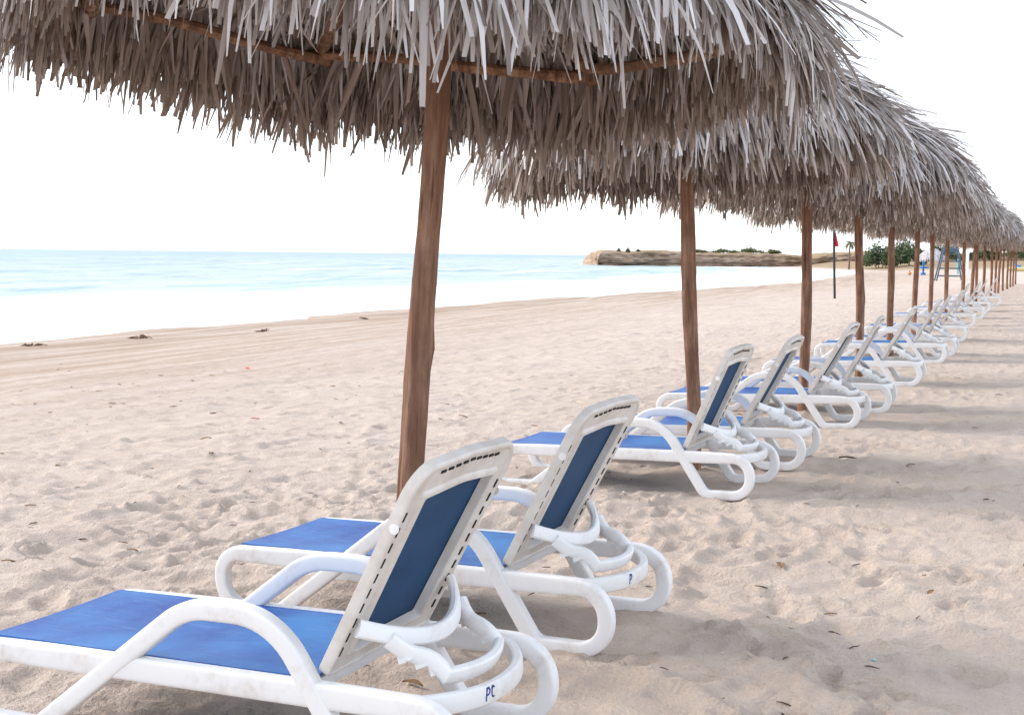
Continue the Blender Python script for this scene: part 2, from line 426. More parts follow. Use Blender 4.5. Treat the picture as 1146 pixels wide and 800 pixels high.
def build_sand():
    xs = np.concatenate([-lines([(0, 3.6, .02, .02), (3.6, 14, .02, .09), (14, 26, .09, .16), (26, 40, .2, 1.5), (40, 300, 1.5, 40), (300, 6000, 60, 900)])[::-1],
                         lines([(0, 0.8, .02, .02), (0.8, 4, .02, .2), (4, 30, .25, 3), (30, 6000, 5, 900)])[1:]])
    ys = np.concatenate([-lines([(0, 2, .15, .3), (2, 400, .6, 120)])[::-1],
                         lines([(0, 3.2, .1, .02), (3.2, 7.5, .018, .024), (7.5, 16, .024, .05), (16, 45, .05, .22), (45, 130, .25, 1.2), (130, 420, 1.4, 6), (420, 6000, 20, 900)])[1:]])
    X, Y = np.meshgrid(xs, ys)
    X = X.astype(np.float64); Y = Y.astype(np.float64)
    z = sand_height(X, Y)
    xw = shore(Y)
    dry = sstep(2.5, 11, X - xw)                                  # trampled soft sand
    fade = 1 - sstep(5, 14, np.hypot(X, Y)) * 0.38 - sstep(40, 130, np.hypot(X, Y)) * 0.4
    wx = X + 0.22 * vnoise(X * 1.7, Y * 1.7, 3); wy = Y + 0.22 * vnoise(X * 1.7 + 9, Y * 1.7, 4)
    n = 0.030 * vnoise(wx * 1.1, wy * 1.1, 1)
    rid = 1 - np.abs(vnoise(wx * 2.3, wy * 2.9, 2)); n += 0.043 * (rid ** 3 - 0.4)
    rid2 = 1 - np.abs(vnoise(wx * 5.2 + 3, wy * 6.0, 5)); n += 0.023 * (rid2 ** 3 - 0.4)
    rid3 = 1 - np.abs(vnoise(X * 10.5 + .6 * vnoise(X * 4, Y * 4, 13), Y * 12.0, 12)); n += 0.011 * (rid3 ** 3 - 0.4)
    n += 0.007 * vnoise(X * 13, Y * 13, 6) + 0.0035 * vnoise(X * 27, Y * 27, 8)
    amp = dry * fade
    # calmer ground under every lounger
    for cx, cy, ps, dz in CHAIRS:
        fx = sstep(0.35, 0.0, np.maximum(np.abs(X - (cx + .9)) - .95, 0)) * sstep(0.35, 0.0, np.maximum(np.abs(Y - cy) - .36, 0))
        amp = amp * (1 - 0.62 * fx)
    z = z + n * amp
    z = z + 0.012 * vnoise(X * 2.2, Y * 0.12, 9) * (1 - dry) * sstep(1, 3, X - xw) + 0.02 * vnoise(X * 0.9, Y * 0.25, 10) * (1 - dry * .5)
    rng = np.random.RandomState(11)
    # footprints: oval dips with a pushed-up rim
    P = []
    for k in range(2300):
        u = rng.rand() ** 1.6
        P.append((rng.uniform(-11, 1.2), 2.8 + u * 26))
    for k in range(26):                                           # walked tracks
        x, y = rng.uniform(-6, 0.6), rng.uniform(3, 10); a = rng.uniform(0, 6.28); 
        for q in range(10):
            a += rng.normal(0, .12); x += .34 * math.cos(a); y += .34 * math.sin(a)
            P.append((x + .08 * (-1) ** q * math.sin(a), y - .08 * (-1) ** q * math.cos(a)))
    Q = []
    for fx, fy in P:
        a = rng.uniform(0, 6.28); d = rng.uniform(.008, .028) * (1 if fy < 8 else .7)
        if rng.rand() < .55:
            Q.append((fx, fy, rng.uniform(.075, .10), rng.uniform(.05, .062), a, d * 1.1)); Q.append((fx - .145 * math.cos(a), fy - .145 * math.sin(a), .058, .045, a, d * 1.25))
        else: Q.append((fx, fy, rng.uniform(.09, .17), rng.uniform(.05, .095), a, d))
    for fx, fy, L, w, a, d in Q:
        near = min((max(abs(fx - (c[0] + .9)) - .9, abs(fy - c[1]) - .34) for c in CHAIRS))
        if near < 0.08: d *= .35
        i0, i1 = np.searchsorted(xs, [fx - .45, fx + .45]); j0, j1 = np.searchsorted(ys, [fy - .45, fy + .45])
        if i1 <= i0 or j1 <= j0: continue
        A = X[j0:j1, i0:i1] - fx; B = Y[j0:j1, i0:i1] - fy
        p = (A * math.cos(a) + B * math.sin(a)) / L; q = (-A * math.sin(a) + B * math.cos(a)) / w
        r = np.sqrt(p * p + q * q)
        z[j0:j1, i0:i1] += d * (-np.exp(-(r ** 4) * 0.8) + 0.55 * np.exp(-((r - 1.35) / .26) ** 2))
    # drag marks
    for x0, y0, x1, y1, wd_, dd in [(-1.75, 5.75, -.35, 4.35, .045, .016), (-1.9, 7.0, .3, 6.1, .06, .014), (-.9, 9.0, .4, 10.4, .06, .014), (-5.2, 6.2, -3.4, 6.9, .05, .012)]:
        ux, uy = x1 - x0, y1 - y0; L2 = ux * ux + uy * uy
        tt = np.clip(((X - x0) * ux + (Y - y0) * uy) / L2, 0, 1)
        r = np.hypot(X - x0 - tt * ux, Y - y0 - tt * uy) / wd_ + .25 * vnoise(X * 5, Y * 5, 14)
        z += dd * (-np.exp(-r ** 2) + .7 * np.exp(-((r - 1.6) / .5) ** 2))
    # hollows where the pole feet and legs have dug in
    for px, py, _ in POLES[:8]:
        r = np.hypot(X - px, Y - py); z += 0.05 * np.exp(-(r / .22) ** 2) - .02 * np.exp(-((r - .4) / .18) ** 2)
    V = np.stack([X, Y, z], -1).reshape(-1, 3)
    ny, nx = X.shape
    idx = np.arange(nx * ny).reshape(ny, nx)
    Fq = np.stack([idx[:-1, :-1], idx[:-1, 1:], idx[1:, 1:], idx[1:, :-1]], -1).reshape(-1, 4)
    me = np_mesh('sand', V, Fq)
    t = X - xw
    wet = (1 - sstep(3, 16, t)) * (1 - sstep(150, 230, Y)); wet += (1 - sstep(0.2, 2.0, t)) * 0.5
    soil = sstep(195, 232, Y) * (1 - 0.0 * X) * sstep(2, 6, t)
    for nm, arr in (('wet', np.clip(wet, 0, 1)), ('soil', np.clip(soil, 0, 1) * .85)):
        a = me.attributes.new(nm, 'FLOAT', 'POINT'); a.data.foreach_set('value', arr.astype(np.float32).ravel())
    o = link('beach_sand', me, M['sand']); tag(o, kind='structure')
    return xs, ys, z
XS, YS, ZS = build_sand()
def ground(x, y):
    i = int(np.clip(np.searchsorted(XS, x), 1, len(XS) - 1)); j = int(np.clip(np.searchsorted(YS, y), 1, len(YS) - 1))
    fx = (x - XS[i - 1]) / (XS[i] - XS[i - 1]); fy = (y - YS[j - 1]) / (YS[j] - YS[j - 1])
    a = ZS[j - 1, i - 1] * (1 - fx) + ZS[j - 1, i] * fx; b = ZS[j, i - 1] * (1 - fx) + ZS[j, i] * fx
    return float(a * (1 - fy) + b * fy)

def build_sea():
    xs = -lines([(14, 60, .22, .5), (60, 200, .5, 3), (200, 900, 4, 30), (900, 16000, 60, 2500)])[::-1]
    ys = np.concatenate([-lines([(0, 60, 1, 6), (60, 4000, 12, 800)])[::-1], lines([(0, 120, .7, .9), (120, 330, 1, 4), (330, 1200, 6, 60), (1200, 16000, 90, 2500)])[1:]])
    X, Y = np.meshgrid(xs, ys)
    off = shore(Y) - X
    k = sstep(3, 40, off) * (1 - sstep(200, 900, off))
    ph = off + 3.0 * vnoise(X * .02, Y * .03, 21) * 2
    w = np.sin(ph * 2 * math.pi / 13.5); w = np.sign(w) * np.abs(w) ** 0.8
    mask = sstep(-.15, .55, vnoise(X * .03, Y * .022, 22))
    z = WATER + k * (0.34 * np.maximum(w, 0) * mask + 0.15 * vnoise(X * .25, Y * .10, 23) + 0.05 * vnoise(X * .8, Y * .35, 24))
    z += 0.03 * vnoise(X * .7, Y * .25, 25) * sstep(1, 5, off) + .012 * vnoise(X * 1.6, Y * .8, 26)
    V = np.stack([X, Y, z], -1).reshape(-1, 3); ny, nx = X.shape
    idx = np.arange(nx * ny).reshape(ny, nx)
    Fq = np.stack([idx[:-1, :-1], idx[:-1, 1:], idx[1:, 1:], idx[1:, :-1]], -1).reshape(-1, 4)
    me = np_mesh('sea', V, Fq)
    a = me.attributes.new('crest', 'FLOAT', 'POINT'); a.data.foreach_set('value', (np.clip((w - .72) / .25, 0, 1) * mask * sstep(8, 25, off) * (1 - sstep(60, 140, off))).astype(np.float32).ravel())
    a = me.attributes.new('off', 'FLOAT', 'POINT'); a.data.foreach_set('value', off.astype(np.float32).ravel())
    tag(link('sea', me, M['sea']), kind='structure')
build_sea()

def build_headland():
    P = np.array([(-84, 250), (-70, 262), (-52, 277), (-36, 291), (-18, 304), (4, 318), (40, 335.)])
    d = np.r_[0, np.cumsum(np.hypot(*np.diff(P, axis=0).T))]
    s = np.arange(0, d[-1], 0.5)
    px = np.interp(s, d, P[:, 0]); py = np.interp(s, d, P[:, 1])
    nx_, ny_ = -0.64, 0.77                                         # towards the land side
    prof = np.array([(0.8, -1.6), (0.9, -0.7), (0.55, -0.2), (-0.2, 0.35), (-0.5, 0.9), (-0.25, 1.4), (0.15, 1.8), (0.7, 2.1), (1.6, 2.25), (4, 2.35), (9, 2.4), (18, 2.3), (30, 1.8), (42, 0.6), (48, -2)])
    m = np.arange(len(prof))
    mm = np.r_[np.linspace(0, 8, 60)[:-1], np.linspace(8, len(prof) - 1, 30)]; po = np.interp(mm, m, prof[:, 0]); pz = np.interp(mm, m, prof[:, 1])
    Sg, Og = np.meshgrid(s, po, indexing='ij'); Zg = np.tile(pz, (len(s), 1)).astype(float)
    hgt = 1.0 + 0.12 * vnoise(Sg * .06, Sg * 0, 31) + .10 * vnoise(Sg * .25, Sg * 0, 32)
    dip = 1 - 0.28 * np.exp(-((Sg - 52) / 8) ** 2) + 0.16 * sstep(52, 62, Sg)
    lead = np.clip((Sg + 0.6) / 2.6, 0, 1) ** .45
    Zt = np.where(Zg > 0, Zg * hgt * dip * (0.72 + .28 * lead), Zg)
    Og = Og + (1 - lead) * 3.0 * (1 - sstep(10, 30, Og)) + 0.9 * vnoise(Sg * .35, Zg * .8, 33) + 0.6 * vnoise(Sg * .8, Zg * 2.4, 34) + .35 * vnoise(Sg * .15, Zg * 4.5, 38) + 1.8 * vnoise(Sg * .07, Zg * 0, 35)
    Zt = -1.6 + (Zt + 1.6) * sstep(-.3, .45, Sg) ** .5
    Zt = Zt + 0.14 * vnoise(Sg * .8, Og * .5, 36) * (Zg > .3) + .10 * vnoise(Sg * .3, Og * .3, 37)
    X = px[:, None] + nx_ * Og * 0.55 + 0.0; Y = py[:, None] + ny_ * Og
    cap = lambda Aq, v: np.concatenate([v[None], Aq], 0)                # closes the seaward end
    X0, Y0 = px[0] + .25, py[0] + .25
    X = cap(X, X0 + nx_ * 6 * .55 + (X[0] - X[0].mean()) * .35); Y = cap(Y, Y0 + ny_ * 6 + (Y[0] - Y[0].mean()) * .25); Zt = cap(Zt, np.minimum(Zt[0], 0.9))
    X = cap(X, np.full(X.shape[1], X0 - 1.9)); Y = cap(Y, np.full(Y.shape[1], Y0 + 3.6)); Zt = cap(Zt, np.minimum(Zt[0], 0.4))
    V = np.stack([X, Y, Zt], -1).reshape(-1, 3); a, b = X.shape
    idx = np.arange(a * b).reshape(a, b)
    Fq = np.stack([idx[:-1, :-1], idx[1:, :-1], idx[1:, 1:], idx[:-1, 1:]], -1).reshape(-1, 4)
    me = np_mesh('headland', V, Fq)
    tag(link('headland', me, M['rock']), kind='structure')
build_headland()

# ------------------------------------------------------------------ sun loungers
HX, HZ = 1.318, 0.300
RECLINE = [60.6]       # back hinge and recline
W2 = 0.354
def side_frame(sign):
    poly = [(1.757, .2685, .115, 'leg'), (1.757, .028, .115, 'leg'), (1.458, .028, .075, 'leg'), (1.178, .480, .25, 'leg'), (.862, .480, .26, 'leg'),
            (.235, .028, .09, 'leg'), (-.055, .028, .115, 'leg'), (-.078, .2685, .125, 'rail')]
    pts = fillet(poly, True, 10)
    # extra stations along the straight rail and legs
    full = []
    n = len(pts)
    for i in range(n):
        a = pts[i]; b = pts[(i + 1) % n]; L = math.hypot(b[0] - a[0], b[1] - a[1]); k = max(1, int(L / .12))
        for q in range(k):
            t = q / k; full.append((a[0] + (b[0] - a[0]) * t, a[1] + (b[1] - a[1]) * t))
    v0 = sign * (W2 - .027)
    P = [(u, v0, w) for u, w in full]
    hh = []; hw = []
    N = len(full)
    for i, (u, w) in enumerate(full):
        a = full[i - 1]; b = full[(i + 1) % N]
        flat = abs(b[1] - a[1]) < .02 * abs(b[0] - a[0]) + 1e-6
        rail = abs(w - .2685) < .004 and flat and .07 < u < 1.60
        hh.append(.0385 if rail else .0305); hw.append(.0215 if rail else .0258)
    def sm(x):
        for _ in range(2): x = [(x[i - 1] + 2 * x[i] + x[(i + 1) % N]) / 4 for i in range(N)]
        return x
    m = MB()
    ups = []
    for i in range(N):
        a = full[i - 1]; b = full[(i + 1) % N]; t = Vector((b[0] - a[0], 0, b[1] - a[1])).normalized()
        ups.append(Vector((0, 1, 0)).cross(t))
    m.sweep(P, ups, sm(hw), sm(hh), closed=True, n=20, p=5.5)
    return m

def grid_sheet(nu, nv, fn, th):
    vs = []; fs = []
    for lay in (0, 1):
        for i in range(nu + 1):
            for j in range(nv + 1):
                p = Vector(fn(i / nu, j / nv)); vs.append(p - Vector((0, 0, th)) * lay)
    n1 = (nu + 1) * (nv + 1); ix = lambda l, i, j: l * n1 + i * (nv + 1) + j
    for i in range(nu):
        for j in range(nv):
            fs.append((ix(0, i, j), ix(0, i + 1, j), ix(0, i + 1, j + 1), ix(0, i, j + 1)))
            fs.append((ix(1, i, j), ix(1, i, j + 1), ix(1, i + 1, j + 1), ix(1, i + 1, j)))
    for i in range(nu):
        for j in (0, nv): fs.append((ix(0, i, j), ix(0, i + 1, j), ix(1, i + 1, j), ix(1, i, j)))
    for j in range(nv):
        for i in (0, nu): fs.append((ix(0, i, j), ix(0, i, j + 1), ix(1, i, j + 1), ix(1, i, j)))
    return vs, fs

def back_pt(s, v, n):
    """s up the backrest, v across, n out of its rear face"""
    t = R(RECLINE[0]); c, q = math.cos(t), math.sin(t)
    return Vector((HX + s * c + n * q, v, HZ + s * q - n * c))

def ring_solid(m, outer, inner, n0, n1, n0i=None, n1i=None):
    n0i = n0 if n0i is None else n0i; n1i = n1 if n1i is None else n1i
    k = len(outer)
    vs = [back_pt(s, v, n0) for v, s in outer] + [back_pt(s, v, n1) for v, s in outer] + [back_pt(s, v, n0i) for v, s in inner] + [back_pt(s, v, n1i) for v, s in inner]
    fs = []
    for i in range(k):
        j = (i + 1) % k
        fs += [(i, j, k + j, k + i), (2 * k + i, 3 * k + i, 3 * k + j, 2 * k + j), (k + i, k + j, 3 * k + j, 3 * k + i), (i, 2 * k + i, 2 * k + j, j)]
    m.add(vs, fs)

def outline(hb, ht, s0, s1, r0, r1, bulge=0.0, seg=8):
    poly = [(-hb, s0, r0, 0), (hb, s0, r0, 0), (ht, s1, r1, 0), (0, s1 + bulge, .6, 0), (-ht, s1, r1, 0)]
    return [(p[0], p[1]) for p in fillet(poly, True, seg)]

def make_lounger():
    t = empty('sun_lounger')
    for sg in (-1, 1): side_frame(sg).build('side_frame', M['resin'], t)
    # cross rails under the sling
    for nm, u, w in (('cross_rail', .035, .272), ('cross_rail', .66, .255), ('cross_rail', 1.262, .268)):
        m = MB(); m.sweep([(u, v, w) for v in np.linspace(-.309, .309, 7)], [(0, 0, 1)] * 7, .02, .022, n=12, p=3.5); m.build(nm, M['resin'], t)
    vs, fs = grid_sheet(26, 12, lambda a, b: (.022 + 1.262 * a, -.3045 + .609 * b, .3065 - .014 * math.sin(math.pi * b) * (0.4 + .6 * math.sin(math.pi * a))), .006)
    m = MB(); m.add(vs, fs); m.build('seat_sling', M['sling'], t)
    # backrest
    m = MB()
    prof = [(0, -.024), (0, .004), (.003, .008), (.008, .0105), (.014, .0105), (.0185, .0085), (.021, .0055), (.030, .004), (.084, .003), (.088, .009), (.093, .012), (.104, .012), (.108, .008), (.110, -.021), (.055, -.0225)]
    loops = [outline(.3105 - d, .330 - d, .015 + d * .6, .728 - d * 1.05, max(.03 - d, .008), max(.10 - d, .010), .016) for d, n in prof]
    K = len(loops[0]); vs = []; fs = []
    for lp, (d, n) in zip(loops, prof): vs += [back_pt(q, v, n) for v, q in lp]
    for i in range(len(prof)):
        j = (i + 1) % len(prof)
        for k in range(K):
            l = (k + 1) % K; fs.append((i * K + k, i * K + l, j * K + l, j * K + k))
    m.add(vs, fs)
    back = m.build('backrest', M['back_resin'], t, angle=38)
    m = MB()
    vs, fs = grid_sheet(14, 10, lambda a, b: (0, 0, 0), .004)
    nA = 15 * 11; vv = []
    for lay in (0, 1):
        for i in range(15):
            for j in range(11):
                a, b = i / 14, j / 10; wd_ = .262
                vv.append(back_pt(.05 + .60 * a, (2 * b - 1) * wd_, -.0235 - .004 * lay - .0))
    m.add(vv, fs); m.build('back_sling', M['sling_shade'], back)
    for sg in (-1, 1):
        m = MB()
        for k in range(10):
            s = .10 + .052 * k; v = sg * (.2795 + .018 * (s / .7))
            a = back_pt(s, v, -.001); rot = Matrix(((math.sin(R(RECLINE[0])), 0, math.cos(R(RECLINE[0]))), (0, 1, 0), (-math.cos(R(RECLINE[0])), 0, math.sin(R(RECLINE[0])))))
            m.box(back_pt(s, v, .0042), (.006, .0085, .030), rot)
        m.build('lacing_slots', M['slot_dark'], back, smooth=False)
    m = MB()
    for k in range(9):
        v = -.176 + .044 * k
        m.box(back_pt(.697 + .013 * (1 - abs(v) / .2), v, .0045), (.006, .028, .0085), rot)
    m.build('lacing_slots', M['slot_dark'], back, smooth=False)
    for sg in (-1, 1):
        m = MB(); c = back_pt(.535, sg * .322, .004); ring = [back_pt(.535 + 0.015 * math.cos(q * math.pi / 8), sg * .322, .004 + 0.015 * math.sin(q * math.pi / 8)) for q in range(16)]
        o2 = [p + Vector((0, sg * .004, 0)) for p in ring]; vs = ring + o2 + [c + Vector((0, sg * .0055, 0))]
        m.add(vs, [(i, (i + 1) % 16, 16 + (i + 1) % 16, 16 + i) for i in range(16)] + [(16 + i, 16 + (i + 1) % 16, 32) for i in range(16)])
        m.build('hinge_cap', M['resin'], back)
    # ratchet stay that props the back on the rear bar
    st = MB()
    arc = []
    for k in range(17):
        q = -1 + k / 8; arc.append((1.436 + .115 * (1 - q * q), .290 * q, .462 - .072 * (1 - q * q)))
    st.sweep(arc, [(-.25, 0, 1)] * 17, .016, .027, n=12, p=3)
    U = []
    for k in range(9): f = k / 8; U.append((1.50 + .155 * f, -.225 + .055 * f + .02 * math.sin(f * 3.14), .418 - .105 * f - .012 * math.sin(f * 6.28)))
    for k in range(1, 12): q = -1 + k / 6; U.append((1.655 + .045 * (1 - q * q), .17 * q, .313 - .006 * (1 - q * q)))
    for k in range(8, -1, -1): f = k / 8; U.append((1.50 + .155 * f, .225 - .055 * f - .02 * math.sin(f * 3.14), .418 - .105 * f - .012 * math.sin(f * 6.28)))
    st.sweep(U, [(.45, 0, 1)] * len(U), .017, .026, n=12, p=3)
    for sg in (-1, 1):
        for k in range(3):
            f = .22 + .28 * k; x = 1.50 + .155 * f; v = sg * (.225 - .055 * f - .02 * math.sin(f * 3.14)); w = .418 - .105 * f - .012 * math.sin(f * 6.28)
            a = [(x - .020, v - .012, w - .012), (x - .020, v + .012, w - .012), (x + .026, v + .012, w - .022), (x + .026, v - .012, w - .022), (x - .012, v - .012, w - .040), (x - .012, v + .012, w - .040)]
            st.add(a, [(0, 1, 2, 3), (0, 4, 5, 1), (4, 3, 2, 5), (0, 3, 4), (1, 5, 2)])
    st.build('back_stay', M['resin'], t)
    bar = MB()
    P = []
    for k in range(21):
        q = -1 + k / 10; P.append((1.60 + .155 * (1 - abs(q) ** 2.4), .327 * q, .262 - .012 * (1 - q * q)))
    bar.sweep(P, [(.0, 0, 1)] * 21, .018, .031, n=12, p=3.4)
    bar.build('rear_bar', M['resin'], t)
    return t

def pen(parent, strokes, v0, w0, sc, xf):
    m = MB()
    for stx in strokes:
        pts = []
        for a, b in stx:
            v = v0 + a * sc; pts.append((xf(v), v, w0 + b * sc))
        m.tube(pts, .0035, 6)
    return m.build('lettering', M['blue_ink'], parent)
barx = lambda v: 1.60 + .155 * (1 - abs(v / .327) ** 2.4) + .0165
P_ = [(0, 0), (.02, .35), (.08, .75), (.16, 1.0), (.34, 1.02), (.46, .85), (.42, .62), (.28, .48), (.10, .46)]
C_ = [(1.02, .92), (.88, 1.03), (.74, .92), (.68, .62), (.70, .32), (.80, .16), (.96, .2)]

ORD = ['first', 'second', 'third', 'fourth', 'fifth', 'sixth', 'seventh', 'eighth', 'ninth', 'tenth', 'eleventh', 'twelfth', 'thirteenth', 'fourteenth',
       'fifteenth', 'sixteenth', 'seventeenth', 'eighteenth', 'nineteenth', 'twentieth']
RVAR = [0, 0, 1, 0, 2, 0, 2, 2, 0, 2, 1, 0, 2, 0]
protos = []
for RECLINE[0] in (60.6, 64.5, 58.8): protos.append(make_lounger())
loungers = []
for i in range(len(CHAIRS)):
    k = RVAR[i]
    loungers.append(protos[k] if RVAR.index(k) == i else copy_tree(protos[k]))
LAB = {0: 'white and blue sun lounger nearest the camera, PC inked on its rear bar', 1: 'white and blue lounger beside the nearest parasol pole, blue pen mark on rear bar',
       2: 'white lounger seen almost edge-on, in front of the second parasol pole', 3: 'white lounger just beyond the second parasol pole, its seat behind that pole'}
for i, (o, (x, y, ps, dz)) in enumerate(zip(loungers, CHAIRS)):
    o.location = (x, y, GS * x + dz - .012)
    o.rotation_euler = Euler((0, -math.atan(GS), R(ps)), 'XYZ')
    tag(o, LAB.get(i, '%s white lounger with blue sling along the row, counted from the camera' % ORD[i]), 'sun lounger', 'sun loungers in a row facing the sea')
pen(next(c for c in loungers[0].children if c.name.startswith('rear_bar')), [P_, C_], -.125, .237, .036, barx)
pen(next(c for c in loungers[1].children if c.name.startswith('rear_bar')), [P_], -.10, .237, .036, barx)

# ------------------------------------------------------------------ thatched parasols
KR, TANR, ZAP = 0.86, 0.60, 3.17          # roof reach, slope and apex height above the foot
def hexr(phi, ph0, k=0.55):
    a = np.mod(phi - ph0, math.pi / 3) - math.pi / 6
    return 1 + k * (math.cos(math.pi / 6) / np.cos(a) - 1) * 1.0

def blades(rng, n, phi, r0, z0, skew, L, w, pitch0, droop, twist=0.5, seg=5):
    """n palm leaflets: root at (phi, r0, z0), heading outwards, turned by skew, curving down"""
    e = np.stack([np.cos(phi + skew), np.sin(phi + skew), np.zeros(n)], -1)
    side = np.stack([-np.sin(phi + skew), np.cos(phi + skew), np.zeros(n)], -1)
    root = np.stack([r0 * np.cos(phi), r0 * np.sin(phi), z0], -1)
    ds = L / seg; pit = pitch0.copy(); p = root.copy(); out = []
    tw = rng.normal(0, twist, n)
    bend = rng.normal(0, .18, n); cre = rng.uniform(-.32, .32, n); tip = rng.uniform(.45, 1.03, n)
    for k in range(seg + 1):
        t = k / seg
        prof = 1.0 if k == 0 else (1.05 if t < .5 else 1.05 - (t - .5) * 2 * tip)
        nrm_up = np.stack([np.zeros(n), np.zeros(n), np.ones(n)], -1)
        d = e * np.cos(pit)[:, None] + nrm_up * np.sin(pit)[:, None]
        nn = -e * np.sin(pit)[:, None] + nrm_up * np.cos(pit)[:, None]
        a = tw * (0.4 + t)
        wv = side * np.cos(a)[:, None] + nn * np.sin(a)[:, None]
        out.append(p - wv * (w * prof / 2)[:, None]); out.append(p + np.cross(wv, d) * (w * prof * cre)[:, None]); out.append(p + wv * (w * prof / 2)[:, None])
        p = p + d * ds[:, None] + side * (bend * ds)[:, None]
        pit = np.maximum(pit - droop / seg, -1.54)
    V = np.stack(out, 1)                                   # n, 3(seg+1), 3
    base = (np.arange(n) * 3 * (seg + 1))[:, None]
    Fq = np.concatenate([base + np.array([[3 * k + q, 3 * k + q + 1, 3 * k + q + 4, 3 * k + q + 3]]) for k in range(seg) for q in (0, 1)], 0)
    return V.reshape(-1, 3), Fq

def roof_z(r): return ZAP + 0.02 - TANR * r

def thatch_meshes(seed, dens=1.0, hang=None, wscale=1.0, near=0.0):
    rng = np.random.RandomState(seed)
    hang = hang or (lambda p: np.full_like(p, .92))
    ph0 = 0.3
    VV = []; FF = []; k0 = 0
    def put(v, f):
        nonlocal k0
        VV.append(v); FF.append(f + k0); k0 += len(v)
    def fronds(rc, nfr, per, L0, L1, pit, pits, dr, lift, spread, w0, w1, hg=0):
        ph = np.repeat(rng.rand(nfr) * 6.2832, per); n = len(ph)
        sk = np.repeat(rng.normal(0, .22, nfr), per) + rng.uniform(-spread, spread, n)
        jit = rng.uniform(-.10, .10, n) / max(rc, .25)
        phi = ph + jit
        rr = rc * hexr(phi, ph0) + rng.uniform(-.09, .09, n)
        rr = np.maximum(rr, 0.02)
        fl = np.repeat(rng.rand(nfr), per)
        L = rng.uniform(L0, L1, n) * (hang(phi) ** hg * (1 + near * np.exp(-((np.mod(phi + 1.09 + math.pi, 2 * math.pi) - math.pi) / .35) ** 2)) if hg else 1)
        put(*blades(rng, n, phi, rr, roof_z(rr) + lift * (0.4 + fl), sk, L, rng.uniform(w0, w1, n) * wscale * .8, pit + np.repeat(rng.normal(0, pits, nfr), per) + rng.normal(0, .07, n), np.maximum(rng.normal(dr, .25, n), 0)))
    sl = -math.atan(TANR)
    for rc in np.arange(0.05, 1.00, 0.095):
        nfr = max(8, int(46 * dens * (rc + .18)))
        fronds(rc, nfr, 14, .42, .72, sl + .12, .13, .45, .11, .40, .018, .034)
    # eave rows: curve over the edge and hang
    for rc, cnt in ((1.18 * KR, 56), (1.27 * KR, 64), (1.36 * KR, 60)):
        fronds(rc, int(cnt * dens), 15, .40, .66, sl - .02, .12, .95, .05, .34, .018, .032, .45)
    # wild leaflets standing proud
    fronds(.7, int(16 * dens), 5, .4, .62, sl + .2, .1, .7, .10, .5, .018, .03)
    fronds(1.08, int(26 * dens), 5, .4, .6, sl + .10, .15, .9, .08, .6, .016, .026)
    # torn fibres along the eave
    fronds(1.08, int(60 * dens), 9, .35, .62, sl, .15, 1.0, .05, .55, .004, .008, .45)
    outer = np_mesh('outer_thatch', np.concatenate(VV), np.concatenate(FF))
    VV = []; FF = []; k0 = 0
    # inner fringe hanging from the ring, in bunches
    for rc, cnt, zz in ((1.145, 44, .0), (1.17, 54, .02), (1.20, 58, .03), (1.24, 52, .0)):
        nfr = int(cnt * dens); per = 15
        ph = np.repeat(rng.rand(nfr) * 6.2832, per); n = len(ph)
        phi = ph + rng.uniform(-.085, .085, n)
        h = hang(phi) ** 2.5
        L = rng.uniform(.38, .66, n) * h * np.repeat(rng.uniform(.8, 1.08, nfr), per)
        rr = rc * hexr(phi, ph0) + rng.uniform(-.03, .03, n)
        put(*blades(rng, n, phi, rr, roof_z(rr) - .05 + zz + rng.uniform(-.04, .03, n), np.repeat(rng.normal(0, .3, nfr), per) + rng.normal(0, .18, n), L, rng.uniform(.016, .034, n) * wscale,
                    np.full(n, -1.12) + rng.normal(0, .13, n), rng.uniform(.2, .5, n), .7))
    # underside of the roof: fronds lying on the rafters
    for rc in np.arange(0.02, 0.80, 0.11):
        nfr = max(7, int(24 * dens * (rc + .2))); per = 16
        ph = np.repeat(rng.rand(nfr) * 6.2832, per); n = len(ph)
        phi = ph + rng.uniform(-.12, .12, n) / max(rc, .3) * .8
        rr = np.maximum(rc + rng.uniform(-.05, .05, n), .01)
        put(*blades(rng, n, phi, rr, roof_z(rr) - .035 + rng.uniform(-.01, .03, n), np.repeat(rng.normal(0, .35, nfr), per) + rng.uniform(-.3, .3, n), rng.uniform(.35, .6, n), rng.uniform(.024, .042, n) * wscale,
                    np.full(n, sl) + rng.normal(0, .05, n), rng.uniform(0, .15, n), .35))
    # matted layer between both
    na, nr = 72, 14; vs = []; fs = []
    for i in range(nr + 1):
        for j in range(na):
            a = j / na * 2 * math.pi; r = 0.02 + 1.15 * i / nr * float(hexr(np.array(a), ph0)); vs.append((r * math.cos(a), r * math.sin(a), roof_z(r) + .012 + .012 * rng.rand()))
    for i in range(nr):
        for j in range(na):
            l = (j + 1) % na; fs.append((i * na + j, i * na + l, (i + 1) * na + l, (i + 1) * na + j))
    put(np.array(vs), np.array(fs))
    inner = np_mesh('inner_thatch', np.concatenate(VV), np.concatenate(FF))
    return outer, inner

